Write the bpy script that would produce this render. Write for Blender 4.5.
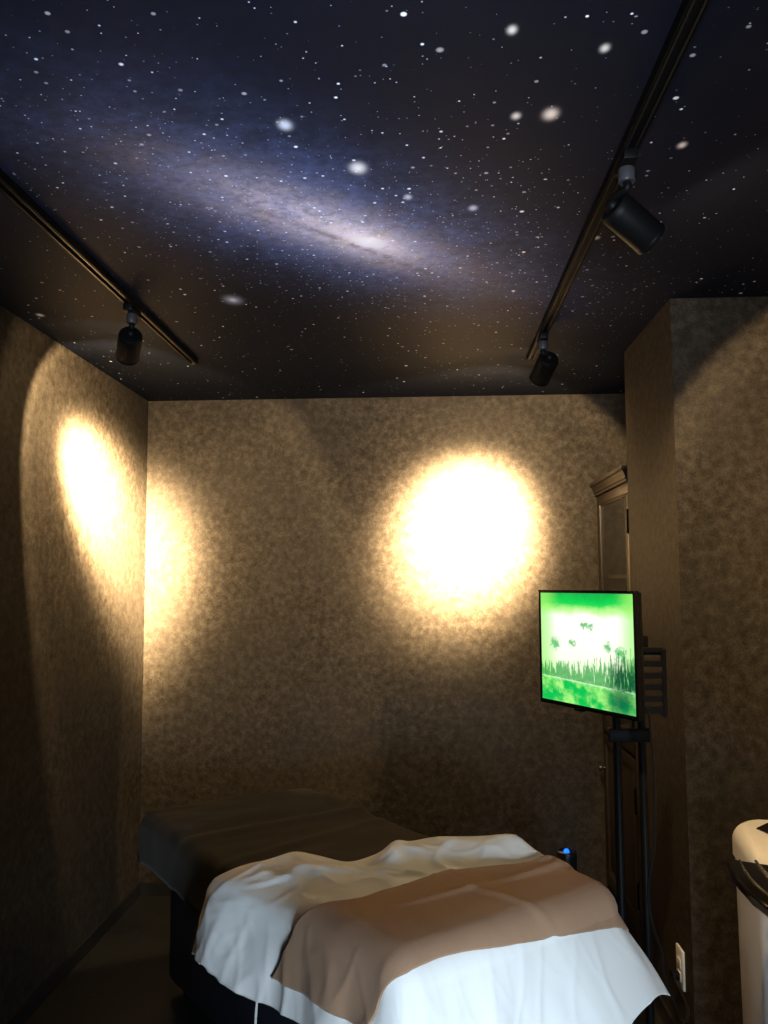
import bpy, bmesh, math, random
from mathutils import Vector, Matrix, noise

random.seed(7)
S = bpy.context.scene
for o in list(bpy.data.objects):
    bpy.data.objects.remove(o)
COL = S.collection

# ------------------------------------------------------------------ camera, world, light, exposure
YAW, PITCH, ROLL, FPX, CAMZ = 0.0511, 0.0836, -0.0048, 830.67, 1.4903
cam = bpy.data.cameras.new('camera')
camo = bpy.data.objects.new('camera', cam)
COL.objects.link(camo)
fw = Vector((-math.sin(YAW) * math.cos(PITCH), math.cos(YAW) * math.cos(PITCH), math.sin(PITCH)))
rt = Vector((math.cos(YAW), math.sin(YAW), 0))
up = rt.cross(fw)
rt, up = math.cos(ROLL) * rt + math.sin(ROLL) * up, -math.sin(ROLL) * rt + math.cos(ROLL) * up
camo.matrix_world = Matrix(((rt.x, up.x, -fw.x, 0), (rt.y, up.y, -fw.y, 0), (rt.z, up.z, -fw.z, CAMZ), (0, 0, 0, 1)))
cam.sensor_fit = 'VERTICAL'
cam.sensor_height = 24
cam.lens = 24 * FPX / 1024
cam.clip_start = 0.02
S.camera = camo

world = bpy.data.worlds.new('daylight_sky')
S.world = world
world.use_nodes = True
wbg = world.node_tree.nodes['Background']
wbg.inputs[0].default_value = (0.55, 0.75, 1.0, 1)
wbg.inputs[1].default_value = 0.08

S.view_settings.view_transform = 'Standard'
S.view_settings.look = 'None'
S.view_settings.gamma = 1
S.view_settings.use_curve_mapping = False
S.view_settings.exposure = -0.10

# daylight entering by the low window behind the camera
dl = bpy.data.lights.new('window_daylight', 'AREA')
dl.shape = 'RECTANGLE'
dl.size, dl.size_y = 0.55, 0.55
dl.energy = 6.8
dl.color = (0.70, 0.86, 1.0)
dl.spread = math.radians(44)
dlo = bpy.data.objects.new('window_daylight', dl)
COL.objects.link(dlo)
dlo.location = (0.75, -0.50, 0.62)
dlo.rotation_euler = (Vector((0.06, 2.00, 0.42)) - dlo.location).to_track_quat('-Z', 'Y').to_euler()

# added fill behind the camera, aimed up at the ceiling print; no window there
d2 = bpy.data.lights.new('ceiling_fill', 'AREA')
d2.shape = 'RECTANGLE'
d2.size, d2.size_y = 1.0, 0.40
d2.energy = 13.5
d2.spread = math.radians(50)
d2.color = (0.80, 0.89, 1.0)
d2o = bpy.data.objects.new('ceiling_fill', d2)
COL.objects.link(d2o)
d2o.location = (-0.1, -0.48, 1.45)
d2o.rotation_euler = Vector((-0.05, 2.5, 1.0)).to_track_quat('-Z', 'Y').to_euler()

SPOT_POWER = 15500.0
SPOT_COLOR = (1.0, 0.725, 0.385)

H = 2.40
XL, YB, XC, YC0, YC1, XR, XA, YF = -1.391, 4.051, 0.795, 2.670, 3.303, 2.3, 1.36, -0.62

# ------------------------------------------------------------------ node helpers
def new_mat(name):
    m = bpy.data.materials.new(name)
    m.use_nodes = True
    nt = m.node_tree
    return m, nt, nt.nodes['Principled BSDF']

class G:
    """tiny wrapper to write node maths as functions"""
    def __init__(s, nt): s.nt = nt
    def n(s, typ, **kw):
        nd = s.nt.nodes.new(typ)
        for k, v in kw.items(): setattr(nd, k, v)
        return nd
    def put(s, sock, v):
        if isinstance(v, bpy.types.NodeSocket): s.nt.links.new(v, sock)
        elif v is not None: sock.default_value = v
    def m(s, op, a, b=None, c=None, clamp=False):
        nd = s.n('ShaderNodeMath', operation=op, use_clamp=clamp)
        for i, v in enumerate((a, b, c)):
            if v is not None: s.put(nd.inputs[i], v)
        return nd.outputs[0]
    def vm(s, op, a, b=None):
        nd = s.n('ShaderNodeVectorMath', operation=op)
        s.put(nd.inputs[0], a)
        if b is not None: s.put(nd.inputs[1], b)
        return nd.outputs['Value'] if op in ('LENGTH', 'DISTANCE', 'DOT_PRODUCT') else nd.outputs[0]
    def mix(s, f, a, b, mode='MIX'):
        nd = s.n('ShaderNodeMix', data_type='RGBA', blend_type=mode)
        s.put(nd.inputs[0], f); s.put(nd.inputs[6], a); s.put(nd.inputs[7], b)
        return nd.outputs[2]
    def noise(s, vec, scale, detail=4, rough=0.55, dist=0.0):
        nd = s.n('ShaderNodeTexNoise')
        s.put(nd.inputs['Vector'], vec)
        nd.inputs['Scale'].default_value = scale; nd.inputs['Detail'].default_value = detail
        nd.inputs['Roughness'].default_value = rough; nd.inputs['Distortion'].default_value = dist
        return nd.outputs['Fac']
    def ramp(s, f, stops):
        nd = s.n('ShaderNodeValToRGB')
        s.put(nd.inputs[0], f)
        el = nd.color_ramp.elements
        while len(el) > 1: el.remove(el[-1])
        el[0].position, el[0].color = stops[0][0], stops[0][1]
        for p, c in stops[1:]:
            e = el.new(p); e.color = c
        return nd.outputs[0]
    def sstep(s, v, a, b, lo=0.0, hi=1.0):
        nd = s.n('ShaderNodeMapRange', interpolation_type='SMOOTHSTEP')
        s.put(nd.inputs[0], v)
        for i, q in enumerate((a, b, lo, hi)): s.put(nd.inputs[i + 1], q)
        return nd.outputs[0]
    def bump(s, bsdf, h, strength=0.2, dist=0.002):
        nd = s.n('ShaderNodeBump')
        nd.inputs['Strength'].default_value = strength; nd.inputs['Distance'].default_value = dist
        s.put(nd.inputs['Height'], h)
        s.nt.links.new(nd.outputs[0], bsdf.inputs['Normal'])

def c4(r, g, b): return (r, g, b, 1)

def simple(name, col, rough=0.5, metal=0.0, vary=0.15, scale=30, bump=0.0, coat=0.0, spec=0.5):
    m, nt, b = new_mat(name); g = G(nt)
    tc = g.n('ShaderNodeTexCoord').outputs['Object']
    f = g.noise(tc, scale, 3)
    col2 = tuple(min(1, x * (1 + vary)) for x in col); col1 = tuple(x * (1 - vary) for x in col)
    g.put(b.inputs['Base Color'], g.mix(f, c4(*col1), c4(*col2)))
    b.inputs['Roughness'].default_value = rough; b.inputs['Metallic'].default_value = metal
    b.inputs['Coat Weight'].default_value = coat
    b.inputs['Specular IOR Level'].default_value = spec
    if bump: g.bump(b, f, bump, 0.001)
    return m

# wallpaper: mottled brown-grey plaster print with a fine grain
def mat_wallpaper():
    m, nt, b = new_mat('mottled_wallpaper'); g = G(nt)
    p = g.n('ShaderNodeNewGeometry').outputs['Position']
    big = g.noise(p, 2.2, 3, 0.5)
    mid = g.noise(p, 34, 5, 0.62, 0.0)
    fine = g.noise(p, 170, 3, 0.75)
    f = g.m('ADD', g.m('MULTIPLY', mid, 0.55), g.m('MULTIPLY', fine, 0.45))
    col = g.ramp(f, [(0.38, c4(0.0135, 0.0100, 0.0068)), (0.46, c4(0.0240, 0.0185, 0.0132)), (0.53, c4(0.0345, 0.0275, 0.0202)), (0.62, c4(0.0520, 0.0430, 0.0335))])
    col = g.mix(g.sstep(big, 0.35, 0.65, 0, 0.35), col, c4(0.027, 0.023, 0.019))
    g.put(b.inputs['Base Color'], col)
    b.inputs['Roughness'].default_value = 0.7
    b.inputs['Specular IOR Level'].default_value = 0.12
    g.bump(b, f, 0.25, 0.0015)
    return m

# printed night sky with a tilted galaxy, in ceiling metres
def mat_galaxy():
    m, nt, b = new_mat('galaxy_print_wallpaper'); g = G(nt)
    p = g.n('ShaderNodeNewGeometry').outputs['Position']
    sep = g.n('ShaderNodeSeparateXYZ'); g.put(sep.inputs[0], p)
    x, y = sep.outputs[0], sep.outputs[1]
    flat = g.n('ShaderNodeCombineXYZ'); g.put(flat.inputs[0], x); g.put(flat.inputs[1], y); flat.inputs[2].default_value = 0
    P = flat.outputs[0]
    cx, cy, ang = -0.150, 2.160, math.radians(47)
    dx, dy = g.m('SUBTRACT', x, cx), g.m('SUBTRACT', y, cy)
    u = g.m('ADD', g.m('MULTIPLY', dx, math.cos(ang)), g.m('MULTIPLY', dy, math.sin(ang)))
    v = g.m('SUBTRACT', g.m('MULTIPLY', dy, math.cos(ang)), g.m('MULTIPLY', dx, math.sin(ang)))
    n1 = g.noise(P, 5.5, 6, 0.62, 0.8)
    n2 = g.noise(P, 22, 5, 0.65, 0.5)
    nn = g.m('SUBTRACT', g.m('ADD', g.m('MULTIPLY', n1, 0.65), g.m('MULTIPLY', n2, 0.35)), 0.5)
    def ell(a, bb, w, u0=0.0, v0=0.0):
        q = g.m('SQRT', g.m('ADD', g.m('POWER', g.m('DIVIDE', g.m('ABSOLUTE', g.m('SUBTRACT', u, u0)), a), 2), g.m('POWER', g.m('DIVIDE', g.m('ABSOLUTE', g.m('SUBTRACT', v, v0)), bb), 2)))
        return g.m('ADD', q, g.m('MULTIPLY', nn, w))
    outer = g.m('EXPONENT', g.m('MULTIPLY', g.m('POWER', g.m('MAXIMUM', ell(0.66, 0.26, 1.2, -0.06), 0.0), 2), -1.0))
    disc = g.m('EXPONENT', g.m('MULTIPLY', g.m('POWER', g.m('MAXIMUM', ell(0.36, 0.115, 1.35, -0.12), 0.0), 2), -1.0))
    core = g.m('EXPONENT', g.m('MULTIPLY', g.m('POWER', g.m('MAXIMUM', ell(0.145, 0.068, 0.6), 0.0), 2), -1.0))
    nuc = g.m('EXPONENT', g.m('MULTIPLY', g.m('POWER', ell(0.04, 0.028, 0.1), 2), -1.0))
    # dust lanes follow the near rim of the disc
    lane_v = g.m('ADD', v, g.m('MULTIPLY', nn, 0.05))
    lane = g.m('EXPONENT', g.m('MULTIPLY', g.m('POWER', g.m('DIVIDE', g.m('ABSOLUTE', g.m('SUBTRACT', lane_v, 0.042)), 0.015), 2), -1.0))
    lane = g.m('MULTIPLY', lane, g.sstep(n2, 0.38, 0.58))
    lane = g.m('MULTIPLY', lane, g.m('EXPONENT', g.m('MULTIPLY', g.m('POWER', g.m('DIVIDE', g.m('ABSOLUTE', u), 0.42), 2), -1.0)))
    base = g.mix(g.sstep(g.noise(P, 1.6, 3), 0.35, 0.7), c4(0.0030, 0.0050, 0.0115), c4(0.0048, 0.0066, 0.0135))
    def add(a, col, f):
        return g.mix(1.0, a, g.mix(f, c4(0, 0, 0), c4(*col)), 'ADD')
    patch = g.m('MULTIPLY', g.sstep(n1, 0.30, 0.72, 0.35, 1.5), g.sstep(g.noise(P, 34, 4, 0.7), 0.32, 0.68, 0.65, 1.35))
    c = add(base, (0.078, 0.110, 0.26), g.m('MULTIPLY', outer, patch))
    c = add(c, (0.54, 0.44, 0.47), g.m('MULTIPLY', disc, g.sstep(g.m('ADD', g.m('MULTIPLY', n2, 0.6), g.m('MULTIPLY', g.noise(P, 60, 4, 0.7), 0.4)), 0.36, 0.62, 0.45, 1.3)))
    c = add(c, (0.50, 0.42, 0.38), core)
    c = add(c, (0.5, 0.5, 0.5), nuc)
    c = g.mix(g.m('MULTIPLY', lane, 0.62), c, c4(0.05, 0.035, 0.035))
    # star fields
    def stars(scale, r, keep, col, boost=1.0, extra=None):
        vo = g.n('ShaderNodeTexVoronoi'); g.put(vo.inputs['Vector'], P); vo.inputs['Scale'].default_value = scale
        rnd = g.n('ShaderNodeSeparateColor'); g.put(rnd.inputs[0], vo.outputs['Color'])
        thr = keep if extra is None else g.m('ADD', extra, keep)
        on = g.m('LESS_THAN', rnd.outputs[0], thr)
        rad = g.m('MULTIPLY', g.m('ADD', g.m('MULTIPLY', g.m('POWER', rnd.outputs[1], 2.5), 1.2), 0.45), r * scale)
        spot = g.sstep(g.m('DIVIDE', vo.outputs['Distance'], rad), 0.45, 1.0, 1.0, 0.0)
        return g.m('MULTIPLY', g.m('MULTIPLY', on, spot), g.m('MULTIPLY', g.m('ADD', rnd.outputs[2], 0.35), boost))
    near = g.m('EXPONENT', g.m('MULTIPLY', g.m('POWER', ell(0.8, 0.42, 0.6), 2), -1.0))
    c = add(c, (0.75, 0.80, 0.95), stars(58, 0.0034, 0.08, None, 0.8, g.m('MULTIPLY', near, 0.55)))
    c = add(c, (0.55, 0.60, 0.75), stars(125, 0.0017, 0.08, None, 0.9, g.m('MULTIPLY', near, 0.45)))
    c = add(c, (0.85, 0.88, 0.98), stars(30, 0.0045, 0.26, None, 1.0, g.m('MULTIPLY', near, 0.35)))
    c = add(c, (0.95, 0.92, 0.92), stars(11, 0.0068, 0.36, None, 1.0))
    # the named bright ones
    big = [(-0.275, 1.577, 0.017, (0.62, 0.66, 0.80)), (-0.144, 1.758, 0.022, (0.85, 0.83, 0.82)), (0.250, 1.569, 0.018, (0.85, 0.70, 0.58)),
           (0.183, 1.572, 0.011, (0.7, 0.62, 0.56)), (-0.618, 2.591, 0.036, (0.30, 0.32, 0.42)), (-0.618, 2.591, 0.015, (0.3, 0.3, 0.36)), (0.121, 1.972, 0.013, (0.55, 0.58, 0.72)),
           (-0.037, 1.904, 0.012, (0.5, 0.52, 0.6)), (0.149, 1.314, 0.010, (0.75, 0.7, 0.66)), (0.313, 1.371, 0.010, (0.8, 0.74, 0.7)),
           (0.543, 1.703, 0.011, (0.85, 0.72, 0.62)), (-1.307, 2.698, 0.014, (0.8, 0.8, 0.8)), (0.46, 2.17, 0.010, (0.8, 0.75, 0.7))]
    for bx_, by_, br, bc in big:
        d = g.vm('LENGTH', g.vm('MULTIPLY', g.vm('SUBTRACT', P, (bx_, by_, 0)), (1.12, 0.80, 1)))
        c = add(c, bc, g.m('EXPONENT', g.m('MULTIPLY', g.m('POWER', g.m('DIVIDE', d, br), 2.6), -1.6)))
    g.put(b.inputs['Base Color'], c)
    b.inputs['Roughness'].default_value = 0.6
    b.inputs['Specular IOR Level'].default_value = 0.08
    g.bump(b, g.noise(P, 160, 2), 0.12, 0.001)
    return m

def mat_floor():
    m, nt, b = new_mat('dark_flecked_floor'); g = G(nt)
    p = g.n('ShaderNodeNewGeometry').outputs['Position']
    f = g.noise(p, 38, 4, 0.65)
    g.put(b.inputs['Base Color'], g.ramp(f, [(0.47, c4(0.003, 0.003, 0.003)), (0.62, c4(0.007, 0.0065, 0.005)), (0.74, c4(0.06, 0.05, 0.036))]))
    b.inputs['Roughness'].default_value = 0.55
    return m

def mat_cloth(name, ca, cb, weave=600, bump=0.15, rough=0.9, sheen=0.1):
    m, nt, b = new_mat(name); g = G(nt)
    tc = g.n('ShaderNodeTexCoord').outputs['Object']
    f = g.noise(tc, 9, 4); w = g.noise(tc, weave, 2, 0.6)
    g.put(b.inputs['Base Color'], g.mix(g.m('ADD', g.m('MULTIPLY', f, 0.6), g.m('MULTIPLY', w, 0.4)), c4(*ca), c4(*cb)))
    b.inputs['Roughness'].default_value = rough
    b.inputs['Sheen Weight'].default_value = sheen
    b.inputs['Specular IOR Level'].default_value = 0.2
    g.bump(b, w, bump, 0.002)
    return m

def mat_screen():
    m, nt, b = new_mat('lit_screen'); g = G(nt)
    uv = g.n('ShaderNodeTexCoord').outputs['UV']
    sep = g.n('ShaderNodeSeparateXYZ'); g.put(sep.inputs[0], uv)
    u, v = sep.outputs[0], sep.outputs[1]
    n = g.noise(uv, 5, 4, 0.6); nf = g.noise(uv, 26, 4, 0.7)
    vw = g.m('ADD', v, g.m('MULTIPLY', g.m('SUBTRACT', n, 0.5), 0.14))
    sky = g.ramp(vw, [(0.28, c4(0.80, 1.0, 0.62)), (0.42, c4(0.95, 1.0, 0.80)), (0.60, c4(1.0, 1.0, 0.88)), (0.78, c4(1.0, 1.0, 0.95)), (0.85, c4(0.50, 0.90, 0.28)), (0.91, c4(0.0, 0.62, 0.075)), (1.0, c4(0.0, 0.40, 0.06))])
    side = g.m('MAXIMUM', g.sstep(u, 0.24, 0.02), g.sstep(u, 0.80, 1.0))
    sky = g.mix(g.m('MULTIPLY', side, 0.75), sky, c4(0.30, 0.80, 0.14))
    # small tufts of trees on the far shore
    for bu, bv, br in ((0.17, 0.53, 0.055), (0.36, 0.55, 0.035), (0.49, 0.72, 0.03), (0.56, 0.71, 0.035), (0.74, 0.54, 0.04), (0.86, 0.50, 0.05)):
        d = g.m('ADD', g.vm('DISTANCE', uv, (bu, bv, 0)), g.m('MULTIPLY', g.m('SUBTRACT', nf, 0.5), 0.16))
        sky = g.mix(g.sstep(d, br * 1.5, br * 0.2, 0, 0.85), sky, c4(0.02, 0.42, 0.08))
    # reeds: thin upright streaks
    st = g.n('ShaderNodeCombineXYZ'); g.put(st.inputs[0], g.m('MULTIPLY', u, 46.0)); g.put(st.inputs[1], g.m('MULTIPLY', v, 5.0))
    reed = g.noise(st.outputs[0], 1.0, 4, 0.7)
    line = g.m('ADD', g.m('MULTIPLY', u, -0.04), 0.225)
    h = g.m('SUBTRACT', v, line)
    hmax = g.m('ADD', g.m('MULTIPLY', g.m('POWER', u, 2.0), 0.24), 0.15)
    fade = g.sstep(g.m('DIVIDE', h, hmax), 1.0, 0.0)
    rmask = g.m('MULTIPLY', g.sstep(g.m('ADD', reed, g.m('MULTIPLY', fade, 0.22)), 0.50, 0.62), g.m('GREATER_THAN', h, 0.0))
    rmask = g.m('MULTIPLY', rmask, g.m('GREATER_THAN', fade, 0.001))
    col = g.mix(g.m('MULTIPLY', rmask, 0.85), sky, g.mix(nf, c4(0.0, 0.09, 0.025), c4(0.01, 0.55, 0.07)))
    clump = g.sstep(g.m('ADD', g.vm('DISTANCE', uv, (0.90, 0.27, 0)), g.m('MULTIPLY', g.m('SUBTRACT', nf, 0.5), 0.2)), 0.24, 0.05)
    clump = g.m('MULTIPLY', clump, g.sstep(reed, 0.36, 0.50))
    col = g.mix(g.m('MULTIPLY', clump, 0.95), col, c4(0.0, 0.07, 0.03))
    water = g.mix(g.sstep(n, 0.42, 0.62), c4(0.0, 0.50, 0.075), c4(0.35, 0.85, 0.20))
    water = g.mix(g.sstep(g.vm('DISTANCE', uv, (0.86, 0.10, 0)), 0.22, 0.03, 0, 0.85), water, c4(0.0, 0.10, 0.05))
    col = g.mix(g.sstep(h, 0.01, -0.02), col, water)
    shore = g.m('MULTIPLY', g.sstep(g.m('ABSOLUTE', g.m('ADD', h, g.m('MULTIPLY', g.m('SUBTRACT', nf, 0.5), 0.05))), 0.03, 0.004), g.sstep(nf, 0.45, 0.66, 0.0, 0.35))
    col = g.mix(shore, col, c4(0.75, 1.0, 0.78))
    g.put(b.inputs['Emission Color'], col)
    b.inputs['Emission Strength'].default_value = 1.25
    b.inputs['Base Color'].default_value = c4(0.01, 0.01, 0.01)
    b.inputs['Roughness'].default_value = 0.4
    b.inputs['Specular IOR Level'].default_value = 0.1
    return m

def mat_emit(name, col, strength):
    m, nt, b = new_mat(name); g = G(nt)
    tc = g.n('ShaderNodeTexCoord').outputs['Object']
    g.put(b.inputs['Emission Color'], g.mix(g.noise(tc, 40, 1), c4(*col), c4(*[x * 0.9 for x in col])))
    b.inputs['Emission Strength'].default_value = strength
    b.inputs['Base Color'].default_value = c4(0.02, 0.02, 0.02)
    return m

def mat_glass():
    m, nt, b = new_mat('cabinet_glass'); g = G(nt)
    tc = g.n('ShaderNodeTexCoord').outputs['Object']
    g.put(b.inputs['Roughness'], g.m('MULTIPLY', g.noise(tc, 6, 2), 0.05))
    b.inputs['Base Color'].default_value = c4(0.9, 0.92, 0.9)
    b.inputs['Transmission Weight'].default_value = 1
    b.inputs['IOR'].default_value = 1.5
    return m

def mat_wood(name, ca, cb, rough=0.4):
    m, nt, b = new_mat(name); g = G(nt)
    tc = g.n('ShaderNodeTexCoord').outputs['Object']
    mp = g.n('ShaderNodeMapping'); g.put(mp.inputs[0], tc); mp.inputs['Scale'].default_value = (14, 14, 1.2)
    f = g.noise(mp.outputs[0], 3, 5, 0.6, 1.2)
    g.put(b.inputs['Base Color'], g.mix(f, c4(*ca), c4(*cb)))
    b.inputs['Roughness'].default_value = rough
    b.inputs['Specular IOR Level'].default_value = 0.28
    g.bump(b, f, 0.1, 0.001)
    return m

M = dict(
    wall=mat_wallpaper(), ceil=mat_galaxy(), floor=mat_floor(),
    base=simple('black_baseboard', (0.010, 0.009, 0.009), 0.45),
    black=simple('black_paint', (0.003, 0.003, 0.0033), 0.5, spec=0.09),
    track=simple('black_track_enamel', (0.003, 0.003, 0.0035), 0.5, spec=0.06),
    strip=simple('rail_lip_metal', (0.045, 0.040, 0.034), 0.35, 0.8),
    grey=simple('grey_plastic_collar', (0.035, 0.035, 0.04), 0.4, spec=0.25),
    lens=mat_emit('lit_lens', (1.0, 0.75, 0.42), 6.0),
    brown=mat_cloth('dark_brown_pile', (0.007, 0.0048, 0.0014), (0.015, 0.0105, 0.0032), 260, 0.5),
    sheet=mat_cloth('white_cotton', (0.80, 0.80, 0.79), (0.86, 0.86, 0.85), 500, 0.06, 0.75, 0.05),
    towel=mat_cloth('tan_towelling', (0.30, 0.175, 0.105), (0.42, 0.26, 0.165), 420, 0.35),
    vinyl=simple('navy_vinyl', (0.012, 0.014, 0.022), 0.4),
    whitemetal=simple('white_enamel', (0.62, 0.62, 0.62), 0.35),
    wood=mat_wood('dark_walnut', (0.014, 0.010, 0.007), (0.030, 0.021, 0.014)),
    glass=mat_glass(), inside=mat_wood('cabinet_interior', (0.05, 0.04, 0.028), (0.09, 0.07, 0.05), 0.6),
    screen=mat_screen(), gloss=simple('gloss_black', (0.006, 0.006, 0.007), 0.12),
    led=mat_emit('blue_led', (0.003, 0.10, 1.0), 4.0),
    gun=simple('gunmetal', (0.05, 0.052, 0.06), 0.35, 0.7),
    ivory=simple('ivory_plastic', (0.60, 0.57, 0.52), 0.38, vary=0.03),
    silver=simple('grey_plastic', (0.48, 0.465, 0.46), 0.42, vary=0.05),
    chrome=simple('chrome', (0.75, 0.75, 0.75), 0.25, 1.0),
    plate=simple('white_plastic', (0.60, 0.60, 0.58), 0.4),
    cord=simple('black_cord', (0.006, 0.006, 0.006), 0.35, spec=0.3), wcord=simple('white_cord', (0.5, 0.5, 0.48), 0.45),
)

# ------------------------------------------------------------------ mesh helpers
def link_mesh(name, bm, mat, parent=None, smooth=False):
    me = bpy.data.meshes.new(name)
    bmesh.ops.recalc_face_normals(bm, faces=bm.faces)
    bm.to_mesh(me); bm.free()
    if smooth:
        for p in me.polygons: p.use_smooth = True
        me.set_sharp_from_angle(angle=math.radians(38))
    o = bpy.data.objects.new(name, me)
    if mat: me.materials.append(mat)
    COL.objects.link(o)
    if parent: o.parent = parent
    return o

def empty(name, label, cat, loc=(0, 0, 0), rot=None, group=None):
    o = bpy.data.objects.new(name, None); COL.objects.link(o)
    o.empty_display_size = 0.05
    o.location = loc
    if rot is not None: o.rotation_euler = rot
    o['label'] = label; o['category'] = cat
    if group: o['group'] = group
    return o

def tag(o, label, cat, group=None):
    o['label'] = label; o['category'] = cat
    if group: o['group'] = group
    return o

def structure(o):
    o['kind'] = 'structure'; return o

def box(bm, lo, hi, bevel=0.0, seg=2, mtx=None):
    c = [(a + b) / 2 for a, b in zip(lo, hi)]; s = [b - a for a, b in zip(lo, hi)]
    mt = Matrix.Translation(c) @ Matrix.Diagonal((*s, 1))
    if mtx is not None: mt = mtx @ mt
    r = bmesh.ops.create_cube(bm, size=1, matrix=mt)
    if bevel:
        es = list({e for v in r['verts'] for e in v.link_edges})
        bmesh.ops.bevel(bm, geom=es, offset=bevel, segments=seg, affect='EDGES', profile=0.5)
    return r

def lathe(bm, prof, seg=32, mtx=None, cap=True):
    """prof: (radius, z) pairs"""
    rings = []
    for r, z in prof:
        ring = []
        for k in range(seg):
            a = 2 * math.pi * k / seg
            p = Vector((r * math.cos(a), r * math.sin(a), z))
            ring.append(bm.verts.new(mtx @ p if mtx is not None else p))
        rings.append(ring)
    for a, b in zip(rings, rings[1:]):
        for k in range(seg):
            bm.faces.new((a[k], a[(k + 1) % seg], b[(k + 1) % seg], b[k]))
    if cap:
        bm.faces.new(rings[0][::-1]); bm.faces.new(rings[-1])

def prism(bm, poly, z0, z1, mtx=None):
    lo = [bm.verts.new((mtx @ Vector((x, y, z0))) if mtx is not None else (x, y, z0)) for x, y in poly]
    hi = [bm.verts.new((mtx @ Vector((x, y, z1))) if mtx is not None else (x, y, z1)) for x, y in poly]
    bm.faces.new(lo[::-1]); bm.faces.new(hi)
    n = len(poly)
    for k in range(n):
        bm.faces.new((lo[k], lo[(k + 1) % n], hi[(k + 1) % n], hi[k]))

def tube(bm, pts, r, seg=10, r1=None):
    pts = [Vector(p) for p in pts]
    rings = []
    nrm = None
    for i, p in enumerate(pts):
        t = (pts[min(i + 1, len(pts) - 1)] - pts[max(i - 1, 0)]).normalized()
        if nrm is None:
            nrm = t.orthogonal().normalized()
        nrm = (nrm - t * nrm.dot(t)).normalized()
        bn = t.cross(nrm)
        rr = r if r1 is None else r + (r1 - r) * i / (len(pts) - 1)
        rings.append([bm.verts.new(p + rr * (math.cos(2 * math.pi * k / seg) * nrm + math.sin(2 * math.pi * k / seg) * bn)) for k in range(seg)])
    for a, b in zip(rings, rings[1:]):
        for k in range(seg):
            bm.faces.new((a[k], a[(k + 1) % seg], b[(k + 1) % seg], b[k]))
    bm.faces.new(rings[0][::-1]); bm.faces.new(rings[-1])

def spline(ctrl, n=10):
    c = [Vector(p) for p in ctrl]; c = [c[0]] + c + [c[-1]]
    out = []
    for i in range(1, len(c) - 2):
        for k in range(n):
            t = k / n
            a, b, d, e = c[i - 1], c[i], c[i + 1], c[i + 2]
            out.append(0.5 * ((2 * b) + (d - a) * t + (2 * a - 5 * b + 4 * d - e) * t * t + (3 * b - a - 3 * d + e) * t ** 3))
    out.append(c[-2]); return out

def pbox(name, lo, hi, mat, parent=None, bevel=0.0, mtx=None, smooth=False):
    bm = bmesh.new(); box(bm, lo, hi, bevel, 2, mtx)
    return link_mesh(name, bm, mat, parent, smooth or bevel > 0)

# ------------------------------------------------------------------ room shell
T = 0.10
structure(pbox('floor', (XL - T, YF - T, -T), (XR + T, YB + T, 0), M['floor']))
structure(pbox('ceiling', (XL - T, YF - T, H), (XR + T, YB + T, H + T), M['ceil']))
structure(pbox('wall_left', (XL - T, YF - T, 0), (XL, YB + T, H), M['wall']))
structure(pbox('wall_back', (XL, YB, 0), (XA + T, YB + T, H), M['wall']))
bm = bmesh.new()
prism(bm, [(XC, YC0), (XR, YC0), (XR, YC1 + T), (XA + T, YC1 + T), (XA + T, YB), (XA, YB), (XA, YC1), (XC, YC1)], 0, H)
structure(link_mesh('wall_pier', bm, M['wall']))
structure(pbox('wall_right', (XR, YF - T, 0), (XR + T, YC0, H), M['wall']))
# wall behind the camera, with the low window the daylight comes by
WX0, WX1, WZ0, WZ1 = 0.40, 1.10, 0.28, 0.95
bm = bmesh.new()
box(bm, (XL, YF - T, 0), (WX0, YF, H)); box(bm, (WX1, YF - T, 0), (XR, YF, H))
box(bm, (WX0, YF - T, 0), (WX1, YF, WZ0)); box(bm, (WX0, YF - T, WZ1), (WX1, YF, H))
structure(link_mesh('wall_front', bm, M['wall']))
bm = bmesh.new()
for lo, hi in (((WX0, WZ0), (WX0 + .03, WZ1)), ((WX1 - .03, WZ0), (WX1, WZ1)), ((WX0, WZ0), (WX1, WZ0 + .03)), ((WX0, WZ1 - .03), (WX1, WZ1))):
    box(bm, (lo[0], YF - .08, lo[1]), (hi[0], YF - .02, hi[1]))
structure(link_mesh('window_1', bm, M['black']))
# baseboards
structure(pbox('baseboard_left', (XL, YF, 0), (XL + .010, YB, .06), M['base']))
structure(pbox('baseboard_back', (XL + .010, YB - .010, 0), (XA, YB, .06), M['base']))
bm = bmesh.new()
box(bm, (XC - .010, YC0 - .010, 0), (XC, YC1, .06)); box(bm, (XC, YC0 - .010, 0), (XR, YC0, .06))
structure(link_mesh('baseboard_right', bm, M['base']))

# ------------------------------------------------------------------ track rails
def track(x, y0, y1, label):
    t = empty('track_rail', label, 'track rail', (x, y1, H), group='ceiling track rails')
    L = y1 - y0
    z0 = -0.022
    pbox('channel', (-.0175, -L, -.014), (.0175, 0, 0), M['track'], t)
    for s in (-1, 1):
        pbox('side_flange', (s * .0175 - (.004 if s > 0 else 0), -L, z0), (s * .0175 + (0 if s > 0 else .004), 0, -.014), M['track'], t)
        pbox('lip', (s * .0095 - .002, -L, z0), (s * .0095 + .002, -.004, z0 + .003), M['strip'], t)
    pbox('end_cap', (-.018, 0, z0 - .001), (.018, .006, 0), M['black'], t, .001)
    return t
track(-.945, -0.2, 3.285, 'black ceiling track rail on the left, above the left wall spotlight')
track(.428, -0.2, 3.315, 'black ceiling track rail on the right, carrying two spotlights')

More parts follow.
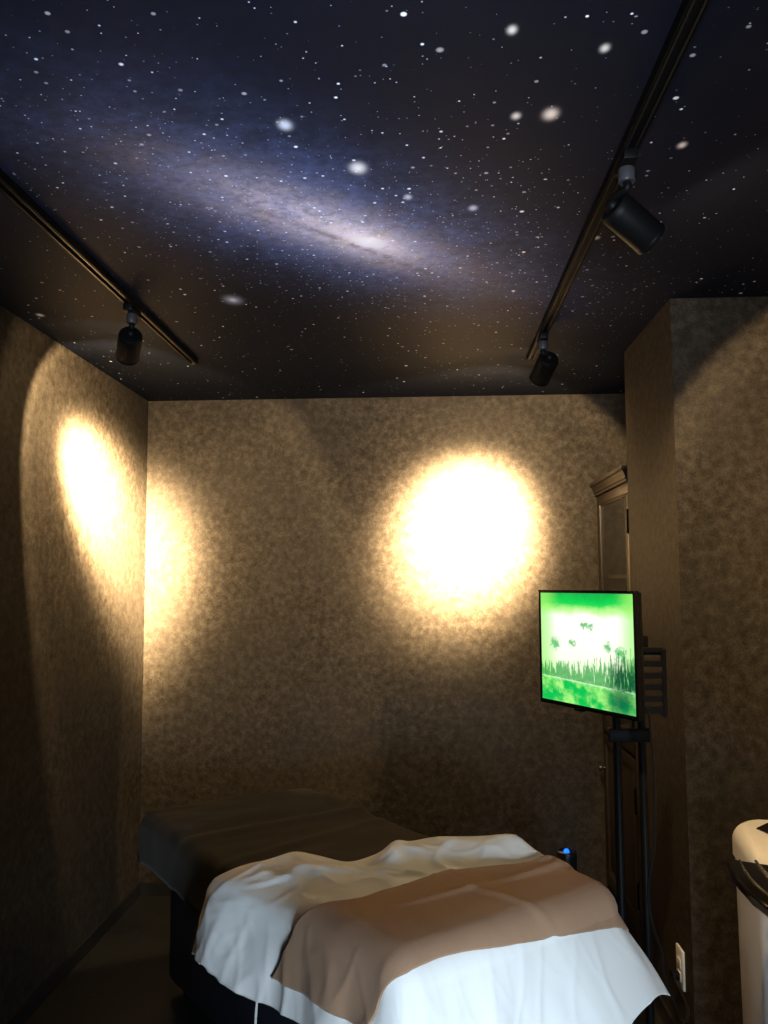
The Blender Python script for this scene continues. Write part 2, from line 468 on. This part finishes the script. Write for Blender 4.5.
# ------------------------------------------------------------------ track spotlights
def spotlight(label, attach, rear, d, power, radius=.0385, length=.118):
    """attach: point under the rail; rear: centre of the lamp's back end; d: where it points"""
    d = Vector(d).normalized(); A = Vector(attach); Rr = Vector(rear)
    t = empty('track_spotlight', label, 'spotlight', A, group='black spotlights on the ceiling tracks')
    rel = Rr - A
    pbox('adapter', (-.015, -.045, -.022), (.015, .045, 0), M['black'], t, .003)
    bm = bmesh.new(); lathe(bm, [(.0165, -.052), (.0175, -.050), (.0175, -.024), (.016, -.022)], 24)
    link_mesh('collar', bm, M['grey'], t, True)
    joint = rel - d * -.012
    bm = bmesh.new(); tube(bm, spline([(0, 0, -.05), (0, 0, -.066), tuple(rel * .82 + Vector((0, 0, -.006)) * 0), tuple(joint)], 5), .0085, 12)
    link_mesh('stem', bm, M['black'], t, True)
    bm = bmesh.new(); bmesh.ops.create_uvsphere(bm, u_segments=16, v_segments=10, radius=.016, matrix=Matrix.Translation(rel))
    link_mesh('knuckle', bm, M['black'], t, True)
    rot = d.to_track_quat('Z', 'Y').to_matrix().to_4x4()
    mt = Matrix.Translation(rel) @ rot
    bm = bmesh.new()
    r = radius
    lathe(bm, [(r * .55, 0), (r * .86, .002), (r * .97, .008), (r, .018), (r, length - .002), (r * .985, length), (r * .93, length), (r * .90, length - .003), (r * .88, length - .03), (r * .60, length - .036)], 40, mt)
    hs = link_mesh('housing', bm, M['black'], t, True)
    bm = bmesh.new()
    lathe(bm, [(r * 1.012, length - .010), (r * 1.02, length - .009), (r * 1.02, length - .001), (r * 1.0, length)], 40, mt, cap=False)
    link_mesh('rim', bm, M['black'], hs, True)
    bm = bmesh.new()
    lathe(bm, [(r * .86, length - .029), (r * .6, length - .026), (r * .2, length - .0245)], 32, mt)
    link_mesh('lens', bm, M['lens'], t, True)
    # the lamp's own light: narrow hot core, weak wide skirt cut by the housing
    li = bpy.data.lights.new('lamp_light', 'SPOT')
    li.energy = power; li.color = SPOT_COLOR
    li.spot_size = math.radians(178); li.spot_blend = 0.25
    li.shadow_soft_size = .018
    li.use_nodes = True
    nt = li.node_tree; g = G(nt)
    em = [n for n in nt.nodes if n.type == 'EMISSION'][0]
    nrm = g.n('ShaderNodeTexCoord').outputs['Normal']
    sp = g.n('ShaderNodeSeparateXYZ'); g.put(sp.inputs[0], nrm)
    th = g.m('ARCCOSINE', g.m('MINIMUM', g.m('ABSOLUTE', sp.outputs[2]), 1.0))
    core = g.m('EXPONENT', g.m('MULTIPLY', g.m('POWER', g.m('DIVIDE', th, math.radians(14.5)), 3.2), -1))
    skirt = g.m('MULTIPLY', g.m('EXPONENT', g.m('MULTIPLY', g.m('DIVIDE', th, math.radians(23)), -1)), 0.035)
    ring = g.m('MULTIPLY', g.m('EXPONENT', g.m('MULTIPLY', g.m('POWER', g.m('DIVIDE', g.m('ABSOLUTE', g.m('SUBTRACT', th, math.radians(44.5))), math.radians(3.5)), 2), -1)), 0.0036)
    beam = g.m('MULTIPLY', g.m('ADD', g.m('ADD', core, skirt), ring), g.sstep(th, math.radians(47.2), math.radians(49.2), 1.0, 0.0))
    g.put(em.inputs['Strength'], g.m('ADD', beam, g.sstep(th, math.radians(66), math.radians(88), 0.00045, 0.0)))          # faint scatter off the housing's mouth
    lo = bpy.data.objects.new('lamp_light', li); COL.objects.link(lo)
    lo.parent = t
    lo.location = rel + d * (length + .004)
    lo.rotation_euler = d.to_track_quat('-Z', 'Y').to_euler()
    return t
ZT = H - .022
spotlight('black spotlight on the left rail, aimed at the left back corner', (-.945, 2.58, ZT), (-.955, 2.60, 2.298), (-.38, .81, -.42), SPOT_POWER * 1.0)
spotlight('black spotlight on the right rail farther away, lighting the back wall', (.428, 2.98, ZT), (.452, 2.985, 2.298), (-.205, .86, -.455), SPOT_POWER)
spotlight('black spotlight on the right rail nearest the camera, turned to the right', (.428, 1.71, ZT), (.405, 1.745, 2.292), (.785, .35, -.52), SPOT_POWER * 0.95)

# ------------------------------------------------------------------ treatment bed and its cloths
BO = Vector((-.790, 3.385)); BA = Vector((.629, -.777)).normalized(); BB = Vector((-BA.y, BA.x))
BW, BL, BZ = .345, 1.58, .595
def sm(a, b, x):
    x = max(0, min(1, (x - a) / (b - a))); return x * x * (3 - 2 * x)
def bed_top(s, t):
    z = BZ
    z += .022 * (1 - sm(.25, .40, s)) * (1 - .5 * sm(.0, .30, t))      # raised head section
    z += .036 * sm(1.00, 1.42, s) * (1 - .25 * sm(1.5, 1.66, s))       # leg bolster under the cloths
    return z
def world_pt(s, t, z):
    p = BO + BA * s + BB * t
    return (p.x, p.y, z)

def drape(s, t, off, ridge, r=.055, flare=.34, fold=.022, bulge=0.0):
    """flat cloth point (s,t) -> place on the bed or hanging over its edge"""
    w = BW - r * .5; l1 = BL - r * .5; l0 = r * .5
    cs = max(l0, min(l1, s)); ct = max(-w, min(w, t))
    ds, dt = s - cs, t - ct
    d = math.hypot(ds, dt)
    z = bed_top(cs, ct) + off + ridge
    if d < 1e-6:
        return world_pt(s, t, z)
    n = (ds / d, dt / d)
    R = r + off
    if bulge and n[1] > -.2: flare += .42 * math.exp(-((cs - BL) / .16) ** 2) * sm(-.05, .33, ct)
    if d < R * math.pi / 2:
        th = d / R; out = R * math.sin(th); drop = R * (1 - math.cos(th))
    else:
        e = d - R * math.pi / 2
        out = R + e * flare; drop = R + e * math.sqrt(1 - flare * flare)
    k = min(1, drop / .16)
    ph = cs * 3.3 + ct * 4.1 + math.atan2(n[1], n[0]) * .55
    f = noise.noise(Vector((ph * 1.5, 3.7, drop * 2.2))) + .45 * noise.noise(Vector((ph * 3.6, 9.7, drop * 4)))
    out += fold * f * k
    if bulge:                                                       # a few sharp creases in the cotton
        q = 1 - abs(noise.noise(Vector((ph * 2.4 + drop * 2.5, 5.1, drop * 3.0 - ph * .6)))) * 5
        out += .0042 * max(0, q) ** 1.5 * k
        q = 1 - abs(noise.noise(Vector((ph * 3.1 - drop * 4.0, 15.1, drop * 2.0)))) * 7
        out += .002 * max(0, q) * k
    if n[1] < 0: out += bulge * math.exp(-((cs - .84) / .22) ** 2) * min(1, d / .05)
    return world_pt(cs + n[0] * out, ct + n[1] * out, z - drop)

def cloth(name, mat, flat, nu, nv, off, ridge, thick, **kw):
    bm = bmesh.new(); vs = []
    for i in range(nu + 1):
        row = []
        for j in range(nv + 1):
            s, t = flat(i / nu, j / nv)
            row.append(bm.verts.new(drape(s, t, off, ridge(s, t, i / nu, j / nv), **kw)))
        vs.append(row)
    for i in range(nu):
        for j in range(nv):
            bm.faces.new((vs[i][j], vs[i][j + 1], vs[i + 1][j + 1], vs[i + 1][j]))
    o = link_mesh(name, bm, mat, None, False)
    for p in o.data.polygons: p.use_smooth = True
    sd = o.modifiers.new('thickness', 'SOLIDIFY'); sd.thickness = thick; sd.offset = 1
    return o

bed = empty('massage_bed', 'dark massage bed under brown cover and white sheet', 'bed', (BO.x, BO.y, 0), (0, 0, math.atan2(BA.y, BA.x)))
# local frame: x along the bed, y across
bm = bmesh.new()
nu, nv = 40, 14
tops = [[bm.verts.new((.02 + (BL - .04) * i / nu, -BW + .02 + (2 * BW - .04) * j / nv, bed_top(BL * i / nu, (j / nv * 2 - 1) * BW) - .004)) for j in range(nv + 1)] for i in range(nu + 1)]
bots = [[bm.verts.new((v.co.x, v.co.y, .49)) for v in row] for row in tops]
for i in range(nu):
    for j in range(nv):
        bm.faces.new((tops[i][j], tops[i + 1][j], tops[i + 1][j + 1], tops[i][j + 1]))
        bm.faces.new((bots[i][j], bots[i][j + 1], bots[i + 1][j + 1], bots[i + 1][j]))
for i in range(nu):
    for j in (0, nv):
        bm.faces.new((tops[i][j], tops[i + 1][j], bots[i + 1][j], bots[i][j]))
for j in range(nv):
    for i in (0, nu):
        bm.faces.new((tops[i][j], tops[i][j + 1], bots[i][j + 1], bots[i][j]))
link_mesh('mattress', bm, M['vinyl'], bed, True)
bm = bmesh.new()
box(bm, (.03, -BW + .03, .42), (BL - .03, BW - .03, .49), .008)
link_mesh('frame', bm, M['black'], bed)
for sx in (0, 1):
    for sy in (-1, 1):
        bm = bmesh.new(); lathe(bm, [(.026, 0), (.030, .006), (.030, .03), (.022, .052)], 20, Matrix.Translation((.18 if sx == 0 else BL - .18, sy * (BW - .11), 0)))
        link_mesh('foot', bm, M['black'], bed, True)
bm = bmesh.new(); box(bm, (.10, -BW + .045, .05), (BL - .10, BW - .045, .425), .02)
link_mesh('base_panel', bm, M['vinyl'], bed, True)

def nz(s, t, fs, ft, seed=0.0): return noise.noise(Vector((s * fs + seed, t * ft - seed, seed * 1.7)))

def brown_ridge(s, t, u, v):
    r = .006 * (1 + nz(s, t, 9, 2.5, 1.3)) + .003 * nz(s, t, 16, 9, 8)
    r += .012 * math.exp(-((s - .40 - .05 * t) / .035) ** 2)
    r += .007 * math.exp(-((s - .62 + .16 * t) / .03) ** 2)
    return max(0, r) * (1 - sm(.86, 1.02, s)) + .001
cover = cloth('bed_cover', M['brown'], lambda u, v: (-.17 + 1.42 * u, (.40 + .12 * sm(0, .16, u)) * (2 * v - 1)), 110, 70, .006, brown_ridge, .006, r=.042, flare=.06, fold=.012)
tag(cover, 'dark brown fleece cover spread over the far half of the bed', 'bed cover')

def interp(pts, t):
    for (t0, s0), (t1, s1) in zip(pts, pts[1:]):
        if t <= t1:
            k = max(0, (t - t0) / (t1 - t0)); k = k * k * (3 - 2 * k) * .5 + k * .5
            return s0 + (s1 - s0) * k
    return pts[-1][1]
def far_edge(t): return interp([(-.60, .74), (-.42, .78), (-.215, .85), (-.08, .93), (.12, 1.02), (.337, 1.195), (.48, 1.30)], t)
def towel_back(t): return interp([(-.60, 1.10), (-.42, 1.19), (-.28, 1.265), (.04, 1.265), (.31, 1.385), (.45, 1.45)], t)
def sheet_ridge(s, t, u, v):
    a = 1 - sm(.0, .42, s - far_edge(t))
    r = .012 + .020 * a * (1 + nz(s, t, 5, 6, 4.1))
    r += a * .020 * math.exp(-((s - .80 + .95 * (t - .02) - .25) / .045) ** 2) * sm(-.34, -.1, t)
    r += a * .010 * math.exp(-((s - 1.0 - .55 * (t - .22)) / .035) ** 2) * sm(.02, .16, t)
    r += a * .016 * math.exp(-((t + .18) / .09) ** 2)
    r += .006 * nz(s, t, 8, 12, 6) * (1 - .5 * sm(.1, .3, t)) + .042 * (1 - sm(.03, .24, s - far_edge(t))) * sm(-.02, .24, t)
    q = 1 - abs(nz(s + .35 * t, t - .2 * s, 7, 11, 21)) * 3.2
    r += a * (.016 - .011 * sm(.05, .3, t)) * max(0, q) ** 2 * sm(.0, .07, s - far_edge(t))
    q = 1 - abs(nz(s - .6 * t, t, 12, 9, 33)) * 4
    r += a * (.008 - .006 * sm(.05, .3, t)) * max(0, q) ** 2 * sm(.0, .05, s - far_edge(t))
    return max(.004, r) * (.35 + .65 * (1 - sm(-.02, .12, s - towel_back(t)))) + .008
def sheet_flat(u, v):
    t = -.60 + (.935 + .135 * sm(.22, .5, u)) * v
    s0 = far_edge(t); s1 = BL + .34 - .075 * sm(.6, 1.0, v)
    return s0 + (s1 - s0) * u, t
sheet = cloth('bed_sheet', M['sheet'], sheet_flat, 150, 150, .012, sheet_ridge, .002, flare=.22, fold=.022, bulge=.075)
tag(sheet, 'crumpled white cotton sheet hanging over the near foot of the bed', 'sheet')

def towel_ridge(s, t, u, v):
    r = sheet_ridge(s, t, u, v) + .003
    r += .005 * math.exp(-((s - 1.40 - .10 * t) / .014) ** 2) * sm(-.30, -.1, t)
    r += .005 * math.exp(-((t - .02 - .30 * (s - 1.4)) / .016) ** 2) * sm(1.30, 1.4, s)
    r += .005 * (1 + nz(s, t, 7, 5, 12))
    return r
def towel_flat(u, v):
    t = -.545 + .93 * v
    sb = towel_back(t); sf = 1.60 + .135 * (t + .345) + .02 * math.exp(-((t + .36) / .1) ** 2)
    if t < -.36: sf -= .25 * (-.36 - t)
    return sb + (sf - sb) * u, t
towel = cloth('towel', M['towel'], towel_flat, 80, 130, .0155, towel_ridge, .005, flare=.22, fold=.022, bulge=.075)
tag(towel, 'tan brown towel laid slantwise across the white sheet', 'towel')

# ------------------------------------------------------------------ tall cabinet in the recess (front faces the room, -x)
CX, CY0, CY1, CT = .822, 3.42, 4.040, 1.902
cab = empty('tall_cabinet', 'dark wooden tall cabinet with glass door behind the pier', 'cabinet', (CX + .2, (CY0 + CY1) / 2, 0))
ox, oy = CX + .2, (CY0 + CY1) / 2
def cb(name, lo, hi, mat, parent=cab, bevel=0.0):
    return pbox(name, (lo[0] - ox, lo[1] - oy, lo[2]), (hi[0] - ox, hi[1] - oy, hi[2]), mat, parent, bevel)
XK = CX + .40
cb('side_panel', (CX + .018, CY0, .02), (XK, CY0 + .02, CT), M['wood'])
cb('side_panel', (CX + .018, CY1 - .02, .02), (XK, CY1, CT), M['wood'])
cb('back_panel', (XK - .012, CY0 + .02, .02), (XK, CY1 - .02, CT), M['inside'])
cb('top_panel', (CX + .018, CY0 + .02, CT - .02), (XK - .012, CY1 - .02, CT), M['wood'])
cb('plinth', (CX + .03, CY0 + .02, 0), (XK - .012, CY1 - .02, .08), M['wood'])
for z in (.80, 1.16, 1.50):
    cb('shelf', (CX + .045, CY0 + .02, z), (XK - .012, CY1 - .02, z + .018), M['inside'])
# crown moulding: stepped profile swept round the front and the two ends
prof = [(.0, CT - .008), (.008, CT - .006), (.008, CT + .004), (.012, CT + .007), (.014, CT + .016), (.024, CT + .036), (.030, CT + .040), (.030, CT + .054), (.0, CT + .056)]
bm = bmesh.new(); rows = []
for off, z in prof:
    rows.append([bm.verts.new((x - ox, y - oy, z)) for x, y in ((XK, CY0 - off), (CX - off, CY0 - off), (CX - off, min(CY1 + off, YB - .002)), (XK, min(CY1 + off, YB - .002)))])
for a, b in zip(rows, rows[1:]):
    for k in range(3): bm.faces.new((a[k], a[k + 1], b[k + 1], b[k]))
bm.faces.new(rows[-1])
link_mesh('crown_moulding', bm, M['wood'], cab)
# glazed door: two stiles, two rails, pane, hinges
def door(z0, z1, glazed):
    d = cb('glass_door' if glazed else 'door', (CX, CY0 + .002, z1 - .042), (CX + .02, CY1 - .002, z1), M['wood'], cab, .002)
    cb('bottom_rail', (CX, CY0 + .002, z0), (CX + .02, CY1 - .002, z0 + .07), M['wood'], d, .002)
    for y in (CY0 + .002, CY1 - .062):
        cb('stile', (CX, y, z0 + .07), (CX + .02, y + .06, z1 - .042), M['wood'], d, .002)
    # inner bead
    for lo, hi in (((CY0 + .062, z1 - .052), (CY1 - .062, z1 - .042)), ((CY0 + .062, z0 + .07), (CY1 - .062, z0 + .08)), ((CY0 + .062, z0 + .07), (CY0 + .072, z1 - .042)), ((CY1 - .072, z0 + .07), (CY1 - .062, z1 - .042))):
        cb('bead', (CX + .004, lo[0], lo[1]), (CX + .014, hi[0], hi[1]), M['wood'], d)
    if glazed:
        cb('pane', (CX + .008, CY0 + .066, z0 + .074), (CX + .012, CY1 - .066, z1 - .046), M['glass'], d)
    else:
        cb('door_panel', (CX + .007, CY0 + .066, z0 + .074), (CX + .015, CY1 - .066, z1 - .046), M['wood'], d, .002)
    for z in (z1 - .16, z0 + .16):
        cb('hinge', (CX - .007, CY0 + .004, z - .05), (CX, CY0 + .018, z + .05), M['black'], d, .002)
    return d
door(.79, CT - .010, True)
dd = door(.09, .775, False)
for z in (1.15, .62):
    bm = bmesh.new(); lathe(bm, [(.006, 0), (.006, .012), (.013, .018), (.012, .026), (.004, .028)], 16, Matrix.Translation((CX - ox, CY1 - .03 - oy, z)) @ Matrix.Rotation(-math.pi / 2, 4, 'Y'))
    link_mesh('knob', bm, M['gun'], cab, True)

# ------------------------------------------------------------------ screen on a stand beside the pier
PA, PB = Vector((.357, 2.680)), Vector((.566, 2.300))
wdir = (PB - PA).normalized(); TW = (PB - PA).length; TZ0, TZ1 = 1.112, 1.462
mid = (PA + PB) / 2
nrm = Vector((wdir.y, -wdir.x))            # faces the room
tv = empty('monitor', 'thin black framed screen showing a bright green reed lake', 'monitor', (mid.x, mid.y, (TZ0 + TZ1) / 2), (0, 0, math.atan2(wdir.y, wdir.x)))
# local: x along width, -y towards the viewer
hw, hh, bz = TW / 2, (TZ1 - TZ0) / 2, .009
bm = bmesh.new()
for lo, hi in (((-hw, -hh), (-hw + bz, hh)), ((hw - bz, -hh), (hw, hh)), ((-hw + bz, hh - bz), (hw - bz, hh)), ((-hw + bz, -hh), (hw - bz, -hh + bz * 1.4))):
    box(bm, (lo[0], -.004, lo[1]), (hi[0], .012, hi[1]), .001, 1)
link_mesh('bezel', bm, M['gloss'], tv)
bm = bmesh.new()
vs = [bm.verts.new(p) for p in ((-hw + bz, -.0015, -hh + bz * 1.4), (hw - bz, -.0015, -hh + bz * 1.4), (hw - bz, -.0015, hh - bz), (-hw + bz, -.0015, hh - bz))]
f = bm.faces.new(vs); uvl = bm.loops.layers.uv.new('UVMap')
for lp, q in zip(f.loops, ((0, 0), (1, 0), (1, 1), (0, 1))): lp[uvl].uv = q
me = bpy.data.meshes.new('screen'); bm.to_mesh(me); bm.free(); me.materials.append(M['screen'])
so = bpy.data.objects.new('screen', me); COL.objects.link(so); so.parent = tv
pbox('back_shell', (-hw + .004, .010, -hh + .004), (hw - .004, .026, hh - .004), M['black'], tv, .004)
pbox('electronics_bulge', (-hw * .75, .026, -hh * .8), (hw * .75, .050, hh * .35), M['black'], tv, .008)
pbox('sensor_tab', (-.055, -.002, -hh - .006), (-.015, .010, -hh), M['black'], tv, .001)

st = empty('monitor_stand', 'black twin-pole floor stand carrying the green screen', 'stand', (.62, 2.62, 0))
for x in (-.045, .030):
    bm = bmesh.new(); lathe(bm, [(.013, .018), (.013, 1.36), (.010, 1.365)], 20, Matrix.Translation((x, 0, 0)))
    link_mesh('pole', bm, M['black'], st, True)
pbox('base_plate', (-.17, -.15, 0), (.14, .16, .018), M['black'], st, .006)
pbox('cross_bar', (-.07, -.014, 1.00), (.055, .014, 1.04), M['black'], st, .003)
pbox('cross_bar', (-.07, -.014, 1.28), (.055, .014, 1.32), M['black'], st, .003)
# slotted mounting plate beside the screen's right edge
mp = pbox('mounting_plate', (-.010, -.135, 1.105), (-.004, -.125, 1.29), M['black'], st)
pbox('plate_edge', (.062, -.140, 1.095), (.072, -.120, 1.29), M['black'], mp)
for k in range(6):
    z = 1.105 + k * .0335
    pbox('slat', (-.004, -.135, z), (.062, -.125, z + (.016 if k else .02)), M['black'], mp)
pbox('plate_edge', (-.004, -.140, 1.282), (.062, -.120, 1.294), M['black'], mp)
pbox('mount_arm', (-.012, -.122, 1.19), (.012, .0, 1.23), M['black'], st, .003)
pbox('mount_arm', (-.075, -.088, 1.19), (-.010, -.062, 1.23), M['black'], st, .003)

bm = bmesh.new()
tube(bm, spline([(0.626, 2.440, 1.128), (0.636, 2.440, 0.963), (0.634, 2.440, 0.773), (0.612, 2.440, 0.628), (0.619, 2.440, 0.534), (0.643, 2.440, 0.457), (0.648, 2.440, 0.387), (.70, 2.46, .27), (.755, 2.60, .235), (.765, 2.775, .245)], 8), .0042, 8)
tag(link_mesh('power_cord', bm, M['cord'], None, True), 'black power cord looping down beside the screen stand to the outlet', 'cord')

# ------------------------------------------------------------------ wall outlet on the pier's side
ou = empty('wall_outlet', 'white wall outlet plate low on the side of the pier', 'outlet', (XC, 2.785, .27))
pbox('plate', (-.008, -.036, -.060), (0, .036, .060), M['plate'], ou, .003)
for z in (-.028, .012):
    pbox('socket', (-.0105, -.017, z - .012), (-.007, .017, z + .016), M['plate'], ou, .001)
pbox('plug', (-.034, -.014, -.036), (-.0105, .014, -.012), M['black'], ou, .004)

bm = bmesh.new()
tube(bm, spline([(.786, 2.60, .115), (.74, 2.56, .155), (.72, 2.52, .19), (.745, 2.50, .205), (.77, 2.48, .198), (.80, 2.455, .21), (.846, 2.41, .215)], 8), .0038, 8)
tag(link_mesh('power_cord', bm, M['wcord'], None, True), 'thin white cord running to the back of the white machine', 'cord')

bm = bmesh.new()
tube(bm, spline([(-.452, 2.297, .42), (-.463, 2.287, .36), (-.466, 2.284, .20), (-.470, 2.29, .06), (-.52, 2.33, .006), (-.62, 2.40, .006)], 8), .0036, 8)
tag(link_mesh('power_cord', bm, M['wcord'], None, True), 'white cord hanging from under the sheet at the left side of the bed', 'cord')

# ------------------------------------------------------------------ small blue-lit diffuser on a stool
stool = empty('stool', 'low black round stool under the blue-lit cylinder', 'stool', (.51, 3.22, 0))
bm = bmesh.new(); lathe(bm, [(.10, .335), (.108, .340), (.110, .352), (.106, .360), (.02, .361)], 36)
link_mesh('seat', bm, M['black'], stool, True)
for k in range(3):
    a = k * 2.094 + .4
    bm = bmesh.new(); tube(bm, [(.07 * math.cos(a), .07 * math.sin(a), .338), (.105 * math.cos(a), .105 * math.sin(a), 0)], .011, 10)
    link_mesh('leg', bm, M['black'], stool, True)
df = empty('diffuser', 'small dark metal cylinder with a glowing blue top light', 'diffuser', (.51, 3.22, .361))
bm = bmesh.new(); lathe(bm, [(.034, 0), (.037, .004), (.037, .118), (.035, .126), (.030, .128), (.027, .122), (.010, .121)], 36)
link_mesh('body', bm, M['gun'], df, True)
bm = bmesh.new(); lathe(bm, [(.010, .118), (.010, .127), (.007, .132), (.003, .134)], 20)
link_mesh('blue_light', bm, M['led'], df, True)

# ------------------------------------------------------------------ white machine at the right edge
mc = empty('beauty_machine', 'white and grey treatment machine with a black tray in front', 'machine', (1.060, 2.262, 0), (0, 0, -math.radians(8)))
def rrect(x0, y0, x1, y1, r, n=6):
    out = []
    for cx, cy, a0 in ((x1 - r, y1 - r, 0), (x0 + r, y1 - r, 90), (x0 + r, y0 + r, 180), (x1 - r, y0 + r, 270)):
        for k in range(n + 1):
            a = math.radians(a0 + 90 * k / n); out.append((cx + r * math.cos(a), cy + r * math.sin(a)))
    return out
def loft(bm, secs):
    rows = [[bm.verts.new((x, y, zf(x, y) if callable(zf) else zf)) for x, y in poly] for poly, zf in secs]
    for a, b in zip(rows, rows[1:]):
        n = len(a)
        for k in range(n): bm.faces.new((a[k], a[(k + 1) % n], b[(k + 1) % n], b[k]))
    bm.faces.new(rows[0][::-1]); bm.faces.new(rows[-1])
X0, Y0, X1, Y1 = -.235, -.17, .235, .17
bm = bmesh.new()
loft(bm, [(rrect(X0 + .012, Y0 + .012, X1 - .012, Y1 - .012, .05), .05), (rrect(X0 + .006, Y0 + .004, X1 - .006, Y1, .05), .10), (rrect(X0, Y0, X1, Y1, .05), .74)])
link_mesh('body', bm, M['silver'], mc, True)
tilt = lambda z: (lambda x, y: z + .02 * (y - Y0) + .015 * (1 - (x / .24) ** 2))
bm = bmesh.new()
e = -.006
secs = [(rrect(X0 + e, Y0 + e, X1 - e, Y1 - e, .06), .735), (rrect(X0 + e, Y0 + e, X1 - e, Y1 - e, .06), tilt(.768))]
for k in range(1, 8):
    a = k / 7 * math.pi / 2
    i = e + .045 * (1 - math.cos(a)); secs.append((rrect(X0 + i, Y0 + i, X1 - i, Y1 - i, max(.02, .06 - .045 * (1 - math.cos(a)) * .6)), tilt(.768 + .045 * math.sin(a))))
loft(bm, secs)
link_mesh('top_shell', bm, M['ivory'], mc, True)
bm = bmesh.new()
zt = tilt(.8135)
poly = [(-.192, .055), (-.125, -.105), (.125, -.105), (.192, .055), (.15, .10), (-.15, .10)]
lo = [bm.verts.new((x, y, zt(x, y) - .004)) for x, y in poly]; hi = [bm.verts.new((x, y, zt(x, y) + .0025)) for x, y in poly]
bm.faces.new(hi); bm.faces.new(lo[::-1])
for k in range(len(poly)): bm.faces.new((lo[k], lo[(k + 1) % len(poly)], hi[(k + 1) % len(poly)], hi[k]))
link_mesh('display', bm, M['gloss'], mc)
pbox('front_panel', (-.150, Y0 - .010, .10), (.150, Y0 + .01, .74), M['silver'], mc, .008)
pbox('trim_strip', (-.168, Y0 - .005, .09), (-.156, Y0 + .01, .76), M['chrome'], mc, .003)
pbox('trim_strip', (.156, Y0 - .005, .09), (.168, Y0 + .01, .76), M['chrome'], mc, .003)
# black wing tray
c8, s8 = math.cos(math.radians(8)), math.sin(math.radians(8))
def to_local(x, y):
    x -= 1.060; y -= 2.262
    return (c8 * x - s8 * y, s8 * x + c8 * y)
left_w = [(.800, 2.083), (.722, 2.125), (.706, 2.055), (.696, 1.985), (.693, 1.915), (.697, 1.865), (.702, 1.82), (.74, 1.70), (.86, 1.62)]
left_edge = [to_local(*q) for q in left_w[1:7]]
wing = [to_local(*q) for q in left_w + [(2.12 - x, y) for x, y in reversed(left_w)]]
bm = bmesh.new()
def inset(poly, k): return [(x * (1 - k), -.36 + (y + .36) * (1 - k)) for x, y in poly]
rows = []
for k, z in ((.10, .778), (.03, .784), (0, .796), (0, .810), (.012, .815)):
    rows.append([bm.verts.new((x, y, z)) for x, y in inset(wing, k)])
for a, b in zip(rows, rows[1:]):
    n = len(a)
    for k in range(n): bm.faces.new((a[k], a[(k + 1) % n], b[(k + 1) % n], b[k]))
bm.faces.new(rows[0][::-1]); bm.faces.new(rows[-1])
tray = link_mesh('tray', bm, M['gloss'], mc, True)
for k, (dx, w) in enumerate(((.016, .004), (.052, .007))):
    bm = bmesh.new()
    tube(bm, spline([(x + dx * (1 + k_ * .12) + .012, y - .012, .8165) for k_, (x, y) in enumerate(left_edge)], 5), w * .5, 8)
    link_mesh('chrome_trim', bm, M['chrome'], tray, True)['label'] = 'chrome strip along the tray edge'
for sx in (-1, 1):
    for sy in (-1, 1):
        bm = bmesh.new(); bmesh.ops.create_cone(bm, cap_ends=True, segments=20, radius1=.028, radius2=.028, depth=.022, matrix=Matrix.Translation((sx * .18, sy * .15, .028)) @ Matrix.Rotation(math.pi / 2, 4, 'Y'))
        box(bm, (sx * .18 - .014, sy * .15 - .012, .03), (sx * .18 + .014, sy * .15 + .012, .052))
        link_mesh('caster', bm, M['black'], mc, True)
